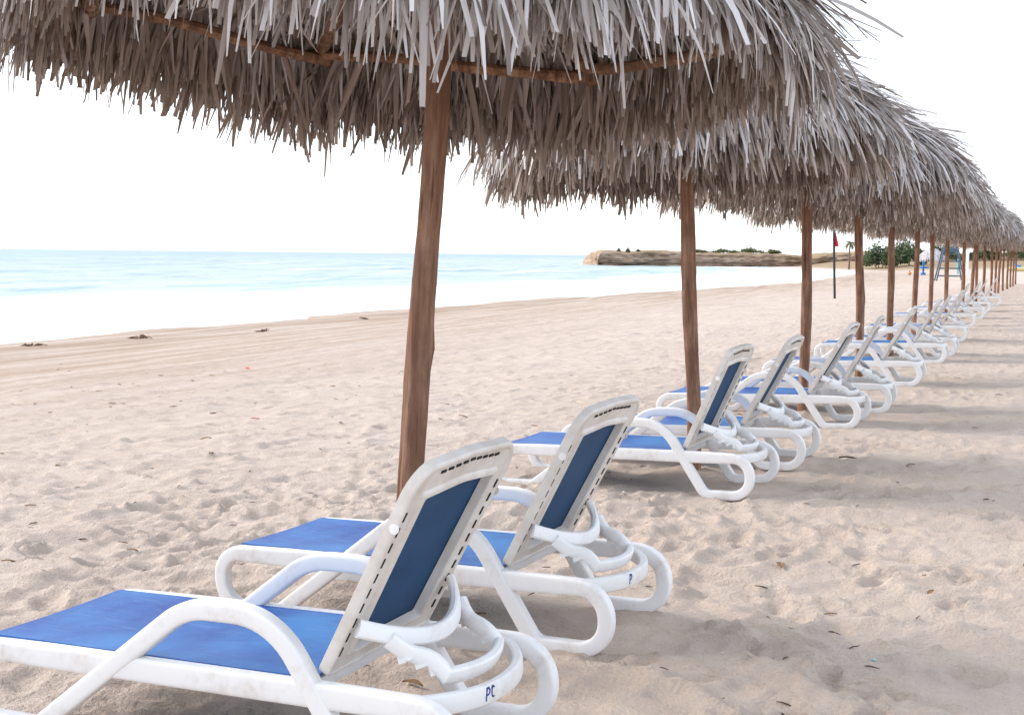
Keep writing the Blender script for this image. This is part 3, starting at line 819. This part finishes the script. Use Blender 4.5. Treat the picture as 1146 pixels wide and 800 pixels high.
def log_mesh(name, a, b, r0, r1, seed, n=14, rings=26, wob=.012, knots=0):
    rng = random.Random(seed); a = Vector(a); b = Vector(b); m = MB()
    d = (b - a); ph = rng.random() * 6
    side = d.cross(Vector((.3, .7, .2))).normalized(); up = d.cross(side).normalized()
    kn = [(rng.random(), rng.uniform(0, 6.28), rng.uniform(.08, .22), rng.uniform(.05, .10)) for _ in range(knots)]
    vs = []; L = d.length
    for i in range(rings + 1):
        t = i / rings
        c = a + d * t + side * (wob * math.sin(t * 5 + ph) + wob * .5 * math.sin(t * 13 + ph * 2)) + up * wob * .6 * math.sin(t * 8 + ph)
        r = (r0 + (r1 - r0) * t) * (1 + .04 * math.sin(t * 17 + ph) + rng.uniform(-.02, .02))
        for k in range(n):
            th = 2 * math.pi * k / n
            q = 1 + .06 * math.sin(2 * th + ph + t * 3) + .035 * math.sin(5 * th + t * 9 + ph) + .02 * math.sin(9 * th - t * 23)
            for kt, ka, kh, kl in kn:
                da = (th - ka + math.pi) % (2 * math.pi) - math.pi
                q += kh * math.exp(-(da / .45) ** 2 - ((t - kt) * L / kl) ** 2)
            vs.append(c + (side * math.cos(th) + up * math.sin(th)) * r * q)
    fs = []
    for i in range(rings):
        for k in range(n):
            l = (k + 1) % n; fs.append((i * n + k, i * n + l, (i + 1) * n + l, (i + 1) * n + k))
    fs.append(tuple(range(n - 1, -1, -1))); fs.append(tuple(rings * n + k for k in range(n)))
    m.add(vs, fs)
    return m

def make_parasol(seed, om, im, spin):
    t = empty('thatched_parasol')
    log_mesh('pole', (0, 0, -.35), (0, 0, 3.07), .050, .046, seed, 24, 80, .016, 9).build('pole', M['pole_wood'], t)
    can = []
    ph0 = R(15) + spin
    RR = 1.12
    for k in range(6):
        a = ph0 + k * math.pi / 3; c, s = math.cos(a), math.sin(a)
        zt = roof_z(1.24) - .11
        can.append(log_mesh('rafter', (.03 * c, .03 * s, roof_z(.03) - .14), (1.26 * c, 1.26 * s, zt - .02), .034, .028, seed * 10 + k, 10, 12, .008).build('rafter', M['beam_wood'], t))
        a2 = a + math.pi / 3
        p0 = Vector((RR * c, RR * s, roof_z(RR) - .155)); p1 = Vector((RR * math.cos(a2), RR * math.sin(a2), roof_z(RR) - .155 + .02))
        e = (p1 - p0).normalized() * .07
        can.append(log_mesh('ring_beam', p0 - e, p1 + e, .026, .022, seed * 20 + k, 9, 12, .010).build('ring_beam', M['beam_wood'], t))
    can.append(link('outer_thatch', om, M['thatch_outer'], t)); can.append(link('inner_thatch', im, M['thatch_inner'], t))
    return t, can

def place_parasol(t, px, py, px2, spin):
    base = Vector((px, py, GS * px)); top = Vector((px2, py, 2.05))
    d = (top - base).normalized()
    q = Vector((0, 0, 1)).rotation_difference(d).to_matrix().to_4x4()
    Mx = Matrix.Translation(base) @ q @ Matrix.Rotation(spin, 4, 'Z')
    t.location = Mx.to_translation(); t.rotation_euler = Mx.to_euler()

VAR = []
o1, i1 = thatch_meshes(1, 1.95, wscale=0.95, near=0.38, hang=lambda p: 0.76 - 0.17 * np.cos(p + 1.08))
t0, can0 = make_parasol(1, o1, i1, 0.0)
# the nearest canopy has slipped: its head tilts down to the land side
piv = Vector((0, 0, 2.3))
TILT = Matrix.Translation(Vector((-.13, -.03, 2.3))) @ Matrix.Diagonal((1.08, 1.06, 1, 1)) @ Euler((R(-1.0), R(0.5), 0)).to_matrix().to_4x4() @ Matrix.Translation(-piv)
for c in can0: c.matrix_basis = TILT
for sd_ in (2, 3, 4):
    o_, i_ = thatch_meshes(sd_, 1.3, wscale=1.1)
    VAR.append(make_parasol(sd_, o_, i_, 0.2 * sd_)[0])
rp = random.Random(5)
parasols = [t0]
for i in range(1, len(POLES)):
    v = VAR[(i - 1) % 3]
    parasols.append(v if i <= 3 else copy_tree(v))
for i, (t, (a, b, c)) in enumerate(zip(parasols, POLES)):
    place_parasol(t, a, b, c, 0.0 if i == 0 else rp.uniform(0, 6.28))
    if i: 
        s = rp.uniform(.97, 1.03); t.scale = (s, s, 1)
    lab = {0: 'nearest thatched parasol, its shaggy canopy filling the top of the view', 1: 'second thatched parasol from the camera, its canopy hanging just behind the nearest one'}.get(i, '%s thatched palm parasol in the row, counted from the camera' % ORD[i])
    tag(t, lab, 'parasol', 'thatched parasols in a row along the beach')

# ------------------------------------------------------------------ things down the beach
def gz(x, y): return ground(x, y)
fx, fy = -7.64, 54.05
t = empty('warning_flag', (fx, fy, gz(fx, fy))); tag(t, 'small red flag on a thin dark pole standing in the sand', 'flag')
m = MB(); m.tube([(.09, 0, -.3), (0, 0, 1.7), (-.06, 0, 3.35)], .05, 10); m.build('flagpole', M['dark_pole'], t)
m = MB(); vs = []; fs = []
for i in range(9):
    for j in range(6):
        a = i / 8; b = j / 5; w = .30 * (1 - .25 * abs(a - .8)) * (.25 + .75 * a)
        vs.append((-.04 - .02 + b * w - .12 * (b > 0) * a * .4, .05 * math.sin(b * 9 + a * 3) * b, 2.95 - .75 * a))
for i in range(8):
    for j in range(5): fs.append((i * 6 + j, (i + 1) * 6 + j, (i + 1) * 6 + j + 1, i * 6 + j + 1))
k = len(vs); m.add(vs + [(x, y + .012, z) for x, y, z in vs], fs + [tuple(q + k for q in f[::-1]) for f in fs]); m.build('flag', M['flag_red'], t)

tx, ty = -5.84, 104.85
t = empty('lifeguard_chair', (tx, ty, gz(tx, ty)), (0, 0, R(12))); tag(t, 'slate blue wooden lifeguard chair frame with rungs, far down the beach', 'lifeguard chair')
for sx in (-1, 1):
    for sy in (-1, 1):
        m = MB(); m.sweep([(sx * 1.05, sy * .55, -.15), (sx * .48, sy * .35, 2.75)], [(1, 0, 0)] * 2, .045, .055, n=8, p=5); m.build('leg', M['slate_paint'], t)
for z in (.35, .95, 1.5):
    x = 1.05 - .57 * (z + .15) / 2.9
    m = MB(); m.box((0, -.55 + .2 * (z + .15) / 2.9 - .07, z), (2 * x + .1, .06, .11)); m.build('rung', M['slate_paint'], t, False)
m = MB(); m.box((0, 0, 2.1), (1.15, .72, .07)); m.build('seat', M['slate_paint'], t, False)
m = MB(); m.box((.62, 0, 1.1), (.05, .62, 1.2)); m.build('side_board', M['turquoise_paint'], t, False)
m = MB(); m.box((0, .33, 2.5), (1.0, .05, .55)); m.build('backrest', M['slate_paint'], t, False)

bx, by = -11.19, 150.0
t = empty('drinks_stand', (bx, by, gz(bx, by))); tag(t, 'bright blue post with a small round tray in front of distant white parasol', 'table')
m = MB(); m.tube([(0, 0, -.2), (0, 0, 2.2)], .11, 12); m.build('post', M['blue_paint'], t)
m = MB(); m.tube([(0, 0, .75), (0, 0, .95)], .62, 20); m.build('table_top', M['blue_paint'], t)
m = MB(); m.tube([(0, 0, -.1), (0, 0, .25)], .30, 14); m.build('foot', M['blue_paint'], t)
t = empty('buoy', (-12.6, 149.2, gz(-12.6, 149.2))); tag(t, 'orange plastic buoy lying on sand beside the blue post', 'buoy')
m = MB(); 
m.sweep([(0, 0, .02), (0, 0, .12), (0, 0, .22), (0, 0, .34), (0, 0, .42)], [(1, 0, 0)] * 5, [.06, .18, .22, .18, .06], [.06, .18, .22, .18, .06], n=14, p=2); m.build('float', M['orange_plastic'], t)
m = MB(); m.tube([(0, 0, .4), (0, 0, .52)], .06, 8); m.build('mooring_eye', M['dark_pole'], t)

px_, py_ = -10.18, 148.0
t = empty('pale_parasol', (px_, py_, gz(px_, py_) - .2)); tag(t, 'pale bleached thatched parasol standing alone far down the beach', 'parasol')
m = MB(); m.tube([(0, 0, -.3), (0, 0, 2.6)], .08, 10); m.build('pole', M['white_paint'], t)
rng = np.random.RandomState(60); VV = []; FF = []; k0 = 0
for rc in np.arange(.05, 1.5, .16):
    n = int(150 * (rc + .25)); ph = rng.rand(n) * 6.283
    v, f = blades(rng, n, ph, np.full(n, rc), 3.2 - .12 * rc - .38 * rc * rc + rng.uniform(0, .06, n), rng.normal(0, .3, n), rng.uniform(.4, .65, n), rng.uniform(.05, .09, n), -(.15 + .6 * rc) * np.ones(n), np.full(n, .5), .3)
    VV.append(v); FF.append(f + k0); k0 += len(v)
plm = NT('pale_thatch'); plm.set(plm.ramp(plm.noise(plm.coord(), 6, 4), [(.3, (.45, .42, .42)), (.7, (.68, .65, .66))]), .8, .2)
link('thatch', np_mesh('thatch', np.concatenate(VV), np.concatenate(FF)), plm.m, t)

wx, wy = -5.93, 137.3
t = empty('white_post', (wx, wy, gz(wx, wy))); tag(t, 'white painted post with a cap standing behind the row of poles', 'post')
m = MB(); m.sweep([(0, 0, -.2), (0, 0, 2.7)], [(1, 0, 0)] * 2, .15, .15, n=12, p=5); m.build('shaft', M['white_paint'], t)
m = MB(); m.box((0, 0, 2.75), (.42, .42, .1)); m.build('cap', M['white_paint'], t, False)

bx, by = -1.0, 170.0
t = empty('pedal_boat', (bx, by, gz(bx, by)), (0, 0, R(14))); tag(t, 'white and yellow pedal boat with blue seats pulled up at the far end', 'boat')
for sy in (-1, 1):
    m = MB(); m.sweep([(-1.6, sy * .55, .35), (-1.2, sy * .55, .27), (0, sy * .55, .25), (1.3, sy * .55, .28), (1.75, sy * .55, .42)], [(0, 0, 1)] * 5, [.12, .25, .28, .26, .1], [.08, .22, .25, .22, .08], n=12, p=2.6); m.build('hull', M['yellow_hull'], t)
m = MB(); m.box((0, 0, .52), (2.4, 1.35, .09)); m.build('deck', M['white_paint'], t, False)
for sy in (-1, 1):
    m = MB(); m.box((-.3, sy * .33, .68), (.5, .5, .22)); m.sweep([(-.55, sy * .33, .7), (-.72, sy * .33, 1.25)], [(1, 0, 0)] * 2, .24, .06, n=10, p=4); m.build('seat', M['blue_paint'], t)
m = MB(); m.box((.75, 0, .75), (.3, .9, .35)); m.build('pedal_box', M['white_paint'], t, False)

# ------------------------------------------------------------------ far plants
def leaf_cloud(rng, lobes, n, size, flat=.8):
    P = []
    for _ in range(n):
        cx, cy, cz, rx, ry, rz = lobes[rng.randint(len(lobes))]
        d = rng.normal(0, 1, 3); d /= np.linalg.norm(d); r = rng.rand() ** .45
        P.append((cx + d[0] * rx * r, cy + d[1] * ry * r, max(.05, cz + d[2] * rz * r)))
    P = np.array(P); N = rng.normal(0, 1, (n, 3)); N /= np.linalg.norm(N, axis=1)[:, None]
    A = np.cross(N, rng.normal(0, 1, (n, 3))); A /= np.linalg.norm(A, axis=1)[:, None]; B = np.cross(N, A)
    s = rng.uniform(.5, 1.2, n)[:, None] * size
    V = np.stack([P - A * s, P + B * s * .5, P + A * s, P - B * s * .5], 1).reshape(-1, 3)
    return V, np.arange(4 * n).reshape(n, 4)

def bush(x, y, w, h, label, mat, seed, n=2200, size=.30, name='bush', cat='bush', group='bushes behind the beach'):
    rng = np.random.RandomState(seed)
    t = empty(name, (x, y, gz(x, y) if y < 600 else 0)); tag(t, label, cat, group)
    lobes = []
    for k in range(9):
        a = rng.uniform(-1, 1); hh = h * (1 - .55 * a * a) * rng.uniform(.55, 1.0)
        lobes.append((a * w * .40, rng.uniform(-1, 1) * w * .25, hh * .56, w * rng.uniform(.12, .22), w * rng.uniform(.12, .22), hh * .45))
    V, Fq = leaf_cloud(rng, lobes, n, size); link('foliage', np_mesh('foliage', V, Fq, False), M[mat], t)
    m = MB()
    for k in range(4):
        a = lobes[k]; m.tube([(a[0] * .3, a[1] * .3, -.2), (a[0] * .7, a[1] * .7, a[2] * .6), (a[0], a[1], a[2] * 1.2)], .07, 6)
    m.build('stem', M['trunk_bark'], t)
    return t
BL = [(-24.8, 233, 6.5, 5.4, 'tall dark green rounded bush seen between the fourth and fifth poles'), (-19.6, 236, 5.5, 4.2, 'low grey green bush right of the tall rounded bush'),
      (-24.0, 268, 9, 5.6, 'wide dark bush directly behind the fifth and sixth poles'), (-16, 262, 8, 5.0, 'dark bush behind the pale far parasol'),
      (-8, 270, 7, 4.4, 'dark green bush behind the lifeguard chair'), (0, 276, 9, 5.2, 'dark green bush behind the white post'),
      (9, 282, 9, 5.5, 'dark bush at the far end of the pole row'), (19, 290, 10, 6, 'dark bush at the far right end of the beach')]
for i, (x, y, w, h, lb) in enumerate(BL): bush(x, y, w, h, lb, 'bush_leaf', 70 + i)
for i, (x, y, w, h) in enumerate([(-81.2, 255.5, 1.2, 1.0), (-79.6, 257, .9, 1.3), (-77.8, 258.4, 1.1, .9)]):
    t = bush(x, y, w, h, ['leftmost tiny shrub on the tip of the headland', 'middle tiny shrub on the tip of the headland', 'rightmost of three tiny shrubs on the headland tip'][i], 'bush_leaf', 90 + i, 160, .22, 'shrub', 'shrub', 'shrubs on the headland')
    t.location.z = 2.1
for i, (x, y, w, h) in enumerate([(-68, 271, 5, .95), (-63, 275, 7, 1.2), (-58, 279, 7, 1.5), (-53.5, 283, 5, 1.1)]):
    t = bush(x, y, w, h, ['small green scrub farthest left on the headland top', 'second patch of green scrub from the headland tip', 'largest green scrub clump on the headland top', 'green scrub on the headland beside the second parasol pole'][i], 'dry_leaf_green', 100 + i, 900, .22, 'shrub', 'shrub', 'shrubs on the headland')
    t.location.z = 2.15
# palm
ppx, ppy = -29.6, 228
t = empty('palm_tree', (ppx, ppy, gz(ppx, ppy))); tag(t, 'small palm tree with a thin trunk beyond the bay, left of the fourth pole', 'palm tree')
m = MB(); m.sweep([(0, 0, -.3), (.05, 0, 1.6), (.0, 0, 3.4), (.1, 0, 4.6)], [(1, 0, 0)] * 4, [.2, .15, .13, .12], [.2, .15, .13, .12], n=8, p=2); m.build('trunk', M['trunk_bark'], t)
rng = np.random.RandomState(44); VV = []; FF = []; k0 = 0
for fr in range(16):
    a = rng.rand() * 6.28; el = rng.uniform(-.2, 1.0); L = rng.uniform(1.2, 1.7); p = np.array([.1, 0, 4.6]); pit = el
    for s in range(12):
        d = np.array([math.cos(a) * math.cos(pit), math.sin(a) * math.cos(pit), math.sin(pit)]); p = p + d * L / 12; pit -= .15
        for sg in (-1, 1):
            sd2 = np.array([-math.sin(a), math.cos(a), 0]) * sg; l = .5 * (1 - abs(s - 5) / 9)
            tip = p + sd2 * l * .8 + d * l * .5 + np.array([0, 0, -.3 * l])
            q = d * .06
            VV.append(np.array([p - q, p + q, tip + q * .3, tip - q * .3])); FF.append(np.arange(4)[None] + k0); k0 += 4
link('crown', np_mesh('crown', np.concatenate(VV), np.concatenate(FF), False), M['palm_leaf'], t)

# ------------------------------------------------------------------ litter on the sand
def litter_mesh(name, kind, seed, mat):
    rng = random.Random(seed); m = MB()
    if kind == 'leaf':
        vs = []; n = 7; L = 1.0
        for lay in (0, 1):
            for i in range(n):
                a = i / (n - 1); w = .16 * math.sin(math.pi * min(.97, max(.05, a))) ; z = .10 * math.sin(a * 2.6) - lay * .02
                for q in (-1, 0, 1): vs.append((a * L - .5, q * w + .06 * math.sin(a * 3), z + .05 * abs(q)))
        fs = []
        k = n * 3
        for i in range(n - 1):
            for q in range(2):
                a = i * 3 + q; fs.append((a, a + 3, a + 4, a + 1)); fs.append((k + a, k + a + 1, k + a + 4, k + a + 3))
            fs.append((i * 3, k + i * 3, k + i * 3 + 3, i * 3 + 3)); fs.append((i * 3 + 2, i * 3 + 5, k + i * 3 + 5, k + i * 3 + 2))
        m.add(vs, fs)
    elif kind == 'twig':
        m.sweep([(-.5, 0, .03), (-.2, .05, .07), (.15, .02, .06), (.5, .09, .02)], [(0, 0, 1)] * 4, [.03, .05, .045, .015], [.03, .05, .045, .015], n=6, p=2)
    elif kind == 'weed':
        for k in range(26):
            a = rng.random() * 6.28; x, y = rng.uniform(-.3, .3), rng.uniform(-.08, .08); l = rng.uniform(.08, .25)
            m.tube([(x, y, .01), (x + l * .5 * math.cos(a), y + l * .5 * math.sin(a), rng.uniform(.04, .12)), (x + l * math.cos(a + .5), y + l * math.sin(a + .5), .01)], rng.uniform(.012, .03), 5)
    else:
        m.sweep([(-.3, 0, .05), (-.15, 0, .06), (.1, .02, .08), (.3, 0, .05)], [(0, 0, 1)] * 4, [.05, .2, .22, .05], [.04, .1, .12, .04], n=8, p=2)
    return m.build(name, M[mat], None)
def lay(o, x, y, size, a):
    o.location = (x, y, ground(x, y) + .003); o.rotation_euler = (random.uniform(-.15, .15), random.uniform(-.15, .15), a); o.scale = (size, size, size)
specs = [('twig', 'twig', 'dry_debris', 'dark dry twig bit lying on the trampled sand', 'dark twig bits scattered on the sand', 'twig', 230, (.022, .065)),
         ('dry_leaf', 'leaf', 'tan_debris', 'curled brown leaf scrap lying on the trampled sand', 'brown leaf scraps scattered on the sand', 'leaf', 46, (.035, .085)),
         ('shell', 'shell', 'shell_white', 'tiny white shell fragment lying on the sand', 'white shell fragments on the sand', 'shell', 30, (.012, .035))]
rl = random.Random(21)
for nm, kd, mt, lb, gp, cat, cnt, (a, b) in specs:
    p = litter_mesh(nm, kd, 3, mt)
    for k in range(cnt):
        o = p if k == 0 else p.copy()
        if k: COL.objects.link(o)
        y = 3.6 + rl.random() ** 1.25 * 14; d = y
        # the part of the beach that the photo shows
        x = rl.uniform(-1.0 * d, .02 * d)
        lay(o, x, y, rl.uniform(a, b) * (1 + .02 * y), rl.uniform(0, 6.28)); tag(o, lb, cat, gp)
for nm, kd, mt, x, y, s, lb, cat in [('fallen_leaf', 'leaf', 'red_leaf', -11.51, 16.76, .17, 'red fallen leaf on the sand nearer the water', 'leaf'), ('fallen_leaf', 'leaf', 'red_leaf', -7.22, 10.64, .09, 'red fallen leaf on the pale trampled sand left of the pole', 'leaf'),
        ('dry_leaf', 'leaf', 'tan_debris', -1.05, 6.0, .12, 'long tan leaf sticking up from the sand right of the loungers', 'leaf'), ('dry_leaf', 'leaf', 'dry_debris', -1.2, 9.6, .15, 'long dark leaf lying beside the lounger row', 'leaf'),
        ('twig', 'twig', 'dry_debris', -.77, 4.55, .05, 'short black twig on the near grey sand at lower right', 'twig'),
        ('glass_chip', 'shell', 'glass_turquoise', -.48, 4.75, .035, 'small turquoise chip of sea glass on the near sand', 'sea glass')]:
    o = litter_mesh(nm, kd, 5, mt); lay(o, x, y, s, rl.uniform(0, 6.28)); tag(o, lb, cat)
for i, (x, y, s, lb) in enumerate([(-11.56, 13.07, .42, 'dark clump of dried seaweed on the sand at left'), (-18.9, 23.2, 1.1, 'brown seaweed strand on the berm by the white wash'), (-19.2, 20.2, .9, 'seaweed clump on the berm at the far left'),
        (-18.4, 27.5, .9, 'seaweed tuft on the berm midway to the first pole'), (-9.0, 11.6, .22, 'small dark seaweed tuft left of the red leaf'), (-8.2, 11.3, .2, 'tiny seaweed tuft right beside another below the red leaf'),
        (-19.0, 34, .9, 'seaweed tuft on the berm behind the nearest pole')]):
    o = litter_mesh('seaweed_clump', 'weed', 30 + i, 'seaweed'); lay(o, x, y, s, rl.uniform(-.3, .3) + 1.3); o.scale = (s * .75, s * .7, s * .35); tag(o, lb, 'seaweed')
